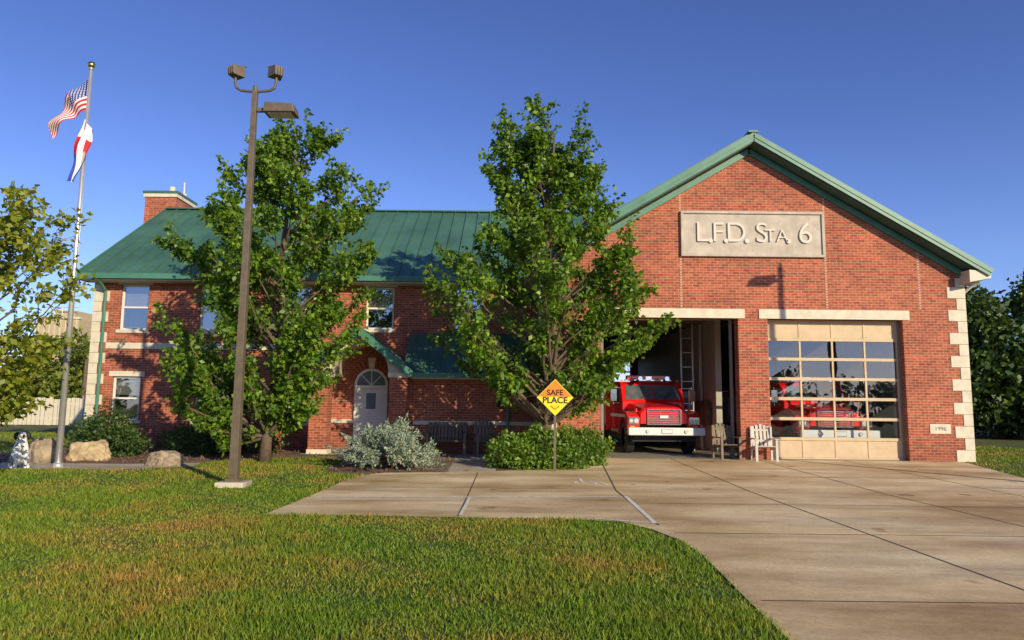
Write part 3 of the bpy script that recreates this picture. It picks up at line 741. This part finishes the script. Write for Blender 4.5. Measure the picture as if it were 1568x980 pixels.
def rock(name,loc,sx,sy,sz,mat,seed):
    bm=bmesh.new(); bmesh.ops.create_icosphere(bm,subdivisions=4,radius=1)
    for v in bm.verts:
        p=v.co.copy(); k=1+.32*noise.noise(p*1.3+Vector((seed,0,0)))+.14*noise.noise(p*3.3+Vector((0,seed,0)))+.05*noise.noise(p*9+Vector((0,seed,0)))
        v.co=Vector((p.x*sx*k,p.y*sy*k,min(.75,max(-.3,p.z))*sz*k*1.2))
    me=D.meshes.new(name); bm.to_mesh(me); bm.free(); me.materials.append(mat)
    o=link(D.objects.new(name,me)); o.location=loc; return o
rock('boulder',(-10.95,19.0,.22),.55,.4,.36,M['rock2'],3)
rock('boulder',(-11.75,18.3,.22),.34,.3,.44,M['rock'],8)
rock('boulder',(-8.35,17.7,.14),.42,.32,.30,M['rock'],14)
rock('boulder',(-12.4,18.6,.15),.3,.25,.25,M['rock2'],21)

def dog():
    e=empty('dog_statue',(-11.25,16.75,gz(16.75)))
    vs=[(-.10,0,.17),(-.04,0,.33),(.05,0,.48),(.09,0,.60),(.12,0,.70),(.19,0,.71),(.29,0,.685),
        (.10,.08,.40),(.12,.085,.20),(.12,.085,.04),(.18,.085,.025),(.10,-.08,.40),(.12,-.085,.20),(.12,-.085,.04),(.18,-.085,.025),
        (.03,.13,.24),(-.12,.14,.07),(.06,.15,.03),(.03,-.13,.24),(-.12,-.14,.07),(.06,-.15,.03),(-.24,0,.05),(-.36,.04,.03)]
    rad=[.15,.14,.13,.085,.085,.07,.038,.055,.036,.03,.032,.055,.036,.03,.032,.085,.045,.034,.085,.045,.034,.03,.012]
    ed=[(0,1),(1,2),(2,3),(3,4),(4,5),(5,6),(2,7),(7,8),(8,9),(9,10),(2,11),(11,12),(12,13),(13,14),(0,15),(15,16),(16,17),(0,18),(18,19),(19,20),(0,21),(21,22)]
    me=D.meshes.new('body'); me.from_pydata(vs,ed,[])
    m,nt,b=newmat('dalmatian_coat'); vo=N(nt,'ShaderNodeTexVoronoi'); vo.inputs['Scale'].default_value=12
    tc=N(nt,'ShaderNodeTexCoord'); nt.links.new(tc.outputs['Object'],vo.inputs[0])
    c=ramp(nt,vo.outputs['Distance'],[(.22,(.02,.02,.02)),(.26,(.8,.79,.76))]); nt.links.new(c,b.inputs['Base Color']); b.inputs['Roughness'].default_value=.4
    me.materials.append(m); o=link(D.objects.new('body',me),e)
    sk=o.modifiers.new('skin','SKIN')
    for i,s in enumerate(me.skin_vertices[0].data): s.radius=(rad[i],rad[i]); s.use_root=(i==0)
    sb=o.modifiers.new('sub','SUBSURF'); sb.levels=2; sb.render_levels=2
    x=MB()
    for s in (-1,1):
        x.tube([(.10,s*.07,.76),(.085,s*.11,.72),(.10,s*.12,.64),(.12,s*.11,.60)],[.02,.04,.035,.01],8)
        x.tube([(.20,s*.045,.735),(.215,s*.05,.737)],[.014,.008],8)
    x.tube([(.31,0,.70),(.335,0,.695)],[.025,.015],8)
    x.build('ears_eyes_nose',e,M['black'],smooth=True)
    p=MB(); p.box(-.3,.26,-.22,.22,-.1,.0); p.build('plinth',e,M['conc2'],bevel=.01)
    e.rotation_euler=(0,0,math.radians(-50)); e.scale=(1.1,1.1,1.1)
dog()

sg=empty('traffic_sign',(1.05,17.3,gz(17.3)))
b=MB(); b.box(-.03,.03,-.02,.02,0,1.75); b.build('post',sg,M['bronze'])
def diamond(r,y0,y1,mat,name,z=1.75):
    d=MB(); d.prism([(0,z-r),(r,z),(0,z+r),(-r,z)],y0,y1); return d.build(name,sg,mat)
diamond(.45,-.035,-.022,M['black'],'border'); diamond(.435,-.040,-.036,M['yellow'],'sign_plate')
b=MB(); b.prism([(-.40,1.77),(.40,1.77),(0,2.165)],-.046,-.041); b.build('sign_top',sg,M['orange'])
text('sign_word_safe','SAFE',.19,(0,-.052,1.86),M['black'],sg,.003,off=.004); text('sign_word_place','PLACE',.21,(0,-.047,1.68),M['black'],sg,.003,off=.004)
b=MB(); b.tube([(-.1,-.043,1.55),(0,-.043,1.47),(.1,-.043,1.55)],.018,6); b.build('sign_mark',sg,M['orange'])

# ------------------------------------------------------------ fire trucks
def torus_wheel(mb,c,R,w,mi_t,mi_h,side):
    x,y,z=c
    prof=[(-w/2,R*.62),(-w/2,R*.93),(-w*.38,R),(w*.38,R),(w/2,R*.93),(w/2,R*.62)]
    n=28;o=len(mb.v)
    for i in range(n):
        a=2*math.pi*i/n
        for (px,pr) in prof: mb.v.append((x+px,y+pr*math.cos(a),z+pr*math.sin(a)))
    m=len(prof)
    for i in range(n):
        for k in range(m-1):
            mb.f.append([o+i*m+k,o+((i+1)%n)*m+k,o+((i+1)%n)*m+k+1,o+i*m+k+1]); mb.m.append(mi_t)
    mb.tube([(x-w*.35,y,z),(x+w*.35,y,z)],R*.62,20,mi_h); mb.tube([(x-w*.5,y,z),(x+w*.5,y,z)],R*.22,12,mi_h)
def fire_truck(name,x,y,rz=0):
    e=empty(name,(x,y,GR+.014)); e.rotation_euler=(0,0,rz)
    r=MB()
    S=[(0.05,.74,.60,.95,1.40),(.12,.78,.66,.92,1.46),(.8,.84,.74,.92,1.55),(1.45,.92,.84,.92,1.64)]
    o=len(r.v)
    for (yy,a,b_,z0,z1) in S:
        r.v+=[(-a,yy,z0),(-a,yy,z1-.16),(-b_,yy,z1-.03),(-b_*.5,yy,z1+.02),(b_*.5,yy,z1+.02),(b_,yy,z1-.03),(a,yy,z1-.16),(a,yy,z0)]
    for i in range(len(S)-1):
        for k in range(7): r.f.append([o+i*8+k,o+i*8+k+1,o+(i+1)*8+k+1,o+(i+1)*8+k]); r.m.append(0)
    r.f.append([o+k for k in range(8)]); r.m.append(0)
    for s in (-1,1):
        pr=[(.08,.72),(.06,1.12),(.18,1.26),(.45,1.33),(1.25,1.33),(1.55,1.25),(1.6,.60),(1.42,.60)]
        for k in range(9):
            a=math.pi*k/8; pr.append((.88+.54*math.cos(a),.62+.52*math.sin(a)))
        pr.append((.30,.72))
        r.prism(pr,*( (.76,1.16) if s>0 else (-1.16,-.76)),axis='X')
    cab=[(1.35,.80),(1.35,1.64),(1.66,2.22),(1.85,2.32),(3.25,2.36),(3.35,2.26),(3.35,.60),(1.55,.60)]
    r.prism(cab,-1.04,1.04,axis='X')
    r.build('cab_and_hood',e,M['red'],bevel=.035)
    bd=MB(); bd.box(-1.2,1.2,3.5,7.8,.62,2.15); bd.box(-1.1,1.1,3.38,3.48,.7,2.0); bd.box(-1.2,1.2,7.8,8.0,.45,1.3)
    bd.build('pump_body',e,M['red'],bevel=.03)
    pn=MB()
    for s in (-1,1):
        for k in range(4): pn.box(*( (1.2,1.215) if s>0 else (-1.215,-1.2)),3.6+k*1.05,4.5+k*1.05,.85,1.9)
        pn.box(*( (1.04,1.052) if s>0 else (-1.052,-1.04)),1.5,3.3,.62,.72)
    pn.build('compartment_doors',e,M['alu'],bevel=.01)
    ws=MB()
    for s in (-1,1): ws.box(*( (1.162,1.168) if s>0 else (-1.168,-1.162)),.35,1.5,1.14,1.24); ws.box(*( (1.041,1.05) if s>0 else (-1.05,-1.041)),1.65,3.35,1.14,1.24)
    ws.build('stripe',e,M['white'])
    g=MB()
    g.add([(-.92,1.385,1.73),(-.02,1.385,1.73),(-.02,1.635,2.205),(-.86,1.635,2.205)],[(0,1,2,3)]); g.add([(.02,1.385,1.73),(.92,1.385,1.73),(.86,1.635,2.205),(.02,1.635,2.205)],[(0,1,2,3)])
    for s in (-1,1): g.box(*( (1.042,1.05) if s>0 else (-1.05,-1.042)),1.85,2.75,1.58,2.16)
    g.build('windscreen',e,simple('truck_dark_glass',(.10,.13,.14),.04,var=.5,coat=.5))
    c=MB()
    c.box(-1.20,1.20,-.32,-.12,.60,.84); c.box(-.9,.9,-.12,.05,.66,.74)
    c.build('bumper',e,M['white'],bevel=.03)
    c=MB()
    for k in range(6): c.box(-.50,.50,.015,.05,.97+k*.07,1.0+k*.07)
    c.box(-.54,-.50,.0,.05,.93,1.39); c.box(.50,.54,.0,.05,.93,1.39); c.box(-.54,.54,.0,.05,1.37,1.41); c.box(-.54,.54,.0,.05,.91,.95)
    for s in (-1,1):
        c.box(min(s*.80,s*1.12),max(s*.80,s*1.12),.02,.07,.92,1.16)
        c.tube([(s*.98,1.55,2.1),(s*1.32,1.45,2.1)],.015,6); c.tube([(s*.98,1.55,1.6),(s*1.32,1.45,1.6)],.015,6); c.tube([(s*1.32,1.45,1.55),(s*1.32,1.45,2.15)],.015,6)
        c.box(s*1.32-.10,s*1.32+.10,1.40,1.44,1.66,2.06)
        c.tube([(s*.45,1.7,2.38),(s*.45,1.25,2.41)],[.04,.08],10)
    c.build('grille_and_mirrors',e,M['chrome'],bevel=.006)
    h=MB()
    for s in (-1,1):
        h.tube([(s*.88,.03,1.04),(s*.88,.0,1.04)],.075,14); h.tube([(s*1.04,.03,1.04),(s*1.04,.0,1.04)],.06,14)
        h.tube([(s*.60,-.36,.73),(s*.60,-.32,.73)],.06,12)
    h.build('headlights',e,M['lens'])
    b=MB(); b.box(-.48,.48,.052,.06,.95,1.37); b.box(-1.0,1.0,.1,7.6,.40,.62); b.box(-.17,.17,-.335,-.32,.66,.80)
    b.box(-.95,.95,.0,.1,.5,.66)
    b.build('chassis',e,M['black'])
    em=MB(); em.box(-.13,.13,.0,.012,1.13,1.21); em.box(-.16,.16,-.345,-.335,.67,.79); em.build('emblem_and_plate',e,M['white'])
    l=MB(); l.box(-.75,-.1,1.95,2.2,2.40,2.54); l.box(.1,.75,1.95,2.2,2.40,2.54)
    for s in (-1,1): l.tube([(s*.85,.2,1.3),(s*.85,.2,1.42)],.05,10)
    l.build('light_bar',e,M['rlens'],bevel=.02)
    am=MB()
    for xx in (-.35,0,.35,-.95,.95): am.box(xx-.05,xx+.05,1.84,1.88,2.34,2.38)
    for s in (-1,1): am.box(s*1.0-.08,s*1.0+.08,.03,.06,.80,.88)
    am.build('marker_lights',e,M['alens'])
    l=MB(); l.box(-.1,.1,1.95,2.2,2.40,2.51); l.box(-.8,.8,2.0,2.15,2.36,2.40); l.build('light_bar_mount',e,M['chrome'])
    wv=MB(); wv.tube([(-.4,1.37,1.75),(-.15,1.48,2.02)],.008,4); wv.tube([(.4,1.37,1.75),(.65,1.48,2.02)],.008,4); wv.build('wipers',e,M['black'])
    wh=MB()
    for s in (-1,1):
        torus_wheel(wh,(s*.98,.88,.50),.50,.28,0,1,s); torus_wheel(wh,(s*.95,6.0,.50),.50,.5,0,1,s)
    wh.build('wheels',e,[M['black'],M['chrome']])
    hs=MB()
    for k in range(5): hs.tube([(-.8,4+k*.7,2.2),(.8,4+k*.7,2.24)],.07,8)
    hs.tube([(1.0,3.8,2.28),(1.0,7.6,2.28)],.05,8); hs.tube([(.7,3.8,2.28),(.7,7.6,2.28)],.05,8)
    hs.build('hose_and_ladder',e,M['alu'])
    return e
fire_truck('fire_truck',4.80,22.7,math.radians(3))
fire_truck('fire_truck',9.85,22.0,math.radians(0))

def chair(name,x,y,rz,mat,w=.6):
    e=empty(name,(x,y,gz(y)+.014)); e.rotation_euler=(0,0,rz); c=MB(); hw=w/2
    for s in (-1,1):
        c.beam((s*hw,-.3,0),(s*hw,-.3,.6),.05,.07); c.beam((s*hw,.3,0),(s*hw,.34,.95),.05,.07)
        c.beam((s*hw,-.36,.62),(s*hw,.36,.62),.11,.03); c.beam((s*hw,-.3,.38),(s*hw,.3,.34),.04,.09)
    for k in range(6): c.beam((-hw,-.28+k*.1,.42-k*.012),(hw,-.28+k*.1,.42-k*.012),.085,.02)
    nb=int(w/.105)
    for k in range(nb):
        xx=-hw+.06+k*(w-.12)/(nb-1); t=1.02 if w<1 else .95
        c.beam((xx,.27,.40),(xx,.40,t-abs(k-(nb-1)/2)*(.03 if w<1 else 0)),.075,.02,up=(0,1,0))
    c.beam((-hw,.31,.55),(hw,.31,.55),.03,.06); c.beam((-hw,.37,.85),(hw,.37,.85),.03,.06)
    c.build('slats_and_frame',e,mat,bevel=.005); return e
wdk=simple('dark_wood',(.20,.15,.10),.7); wlt=simple('pale_plastic',(.60,.55,.48),.6,var=.1)
chair('garden_chair',6.25,21.1,.15,wdk,.55); chair('garden_chair',7.15,20.55,-.1,wlt,.55)
chair('park_bench',-1.9,21.6,0,wdk,1.1); chair('garden_chair',-.75,21.4,.2,wdk,.55)

# ------------------------------------------------------------ background buildings
ibd=empty('industrial_building')
b=MB(); b.box(-42.6,-38.8,64,70,0,8.9); b.box(-41.6,-39.8,65,68,8.9,9.8); b.build('cladding',ibd,M['tan'])
b=MB()
for k in range(8): b.box(-42.6+k*.48+.2,-42.6+k*.48+.25,63.95,64,0,8.9)
b.box(-42.7,-38.7,63.9,64.2,8.9,9.1)
for k in range(4): b.tube([(-42.3+k*.9,64.2,9.1),(-42.3+k*.9,64.2,10.0)],.05,5)
b.tube([(-42.3,64.2,10.0),(-39.0,64.2,10.0)],.05,5); b.build('ribs_and_railing',ibd,M['cream'])
fn=empty('white_fence'); b=MB()
xx=-40.0
while xx<-24.0:
    b.box(xx,xx+.22,44.0,44.04,.15,1.75+.05*math.sin(xx*3)); xx+=.26
for k in range(9): b.box(-40.1+k*2,-39.96+k*2,44.04,44.18,GR,1.95)
b.box(-40,-24,44.04,44.10,.5,.6); b.box(-40,-24,44.04,44.10,1.4,1.5); b.build('pickets_and_posts',fn,M['cream'])
up=empty('utility_pole',(-33,38,GR)); b=MB(); b.tube([(0,0,0),(0,0,13)],[.16,.1],8); b.beam((-1,0,12.2),(1,0,12.2),.1,.12); b.build('pole',up,M['wood'])
b=MB()
for k,(zo,xo) in enumerate(((12.3,-.9),(12.3,.9),(11,0),(9.2,0))):
    pts=[]
    for i in range(17):
        t=i/16; pts.append((xo+t*30,t*22,zo-2.2*math.sin(math.pi*t)*.8-t*.8))
    b.tube(pts,.010,4)
b.build('wires',up,M['doorframe'])

# ------------------------------------------------------------ sky, sun, camera
el=math.radians(20); azs=math.radians(144.4)
wd=D.worlds.new('World'); SC.world=wd; wd.use_nodes=True; nt=wd.node_tree
sky=nt.nodes.new('ShaderNodeTexSky'); sky.sky_type='NISHITA'; sky.sun_disc=False; sky.sun_elevation=el; sky.sun_rotation=azs
sky.air_density=1.0; sky.dust_density=.3; sky.ozone_density=3.5; sky.altitude=300
tint=mixc(nt,1.0,sky.outputs[0],(.86,.86,1.22),'MULTIPLY')
tcw=N(nt,'ShaderNodeTexCoord'); sw=N(nt,'ShaderNodeSeparateXYZ'); nt.links.new(tcw.outputs['Generated'],sw.inputs[0])
gr=ramp(nt,sw.outputs[2],[(0.0,(1.06,1.04,1.0)),(.18,(.98,.98,.98)),(.38,(.76,.78,.84)),(.65,(.66,.68,.76))])
tint=mixc(nt,1.0,tint,gr,'MULTIPLY')
bg=nt.nodes['Background']; bg.inputs[1].default_value=.15; nt.links.new(tint,bg.inputs[0])
sun=D.lights.new('sun','SUN'); sun.energy=5.0; sun.angle=math.radians(.5); sun.color=(1,.85,.58)
so_=D.objects.new('sun',sun); COL.objects.link(so_)
sd=Vector((math.sin(azs)*math.cos(el),math.cos(azs)*math.cos(el),math.sin(el)))
so_.rotation_euler=(-sd).to_track_quat('-Z','Y').to_euler(); so_.location=(20,-20,30)
cam=D.cameras.new('camera'); co=D.objects.new('camera',cam); COL.objects.link(co); SC.camera=co
cam.lens=25.26; cam.sensor_width=36; cam.clip_end=3000; cam.clip_start=.1
co.matrix_world=Matrix.Translation((0,0,1.6))@Matrix.Rotation(math.radians(96.8),4,'X')@Matrix.Rotation(math.radians(.6),4,'Z')
SC.view_settings.view_transform='Standard'; SC.view_settings.look='None'; SC.view_settings.exposure=0
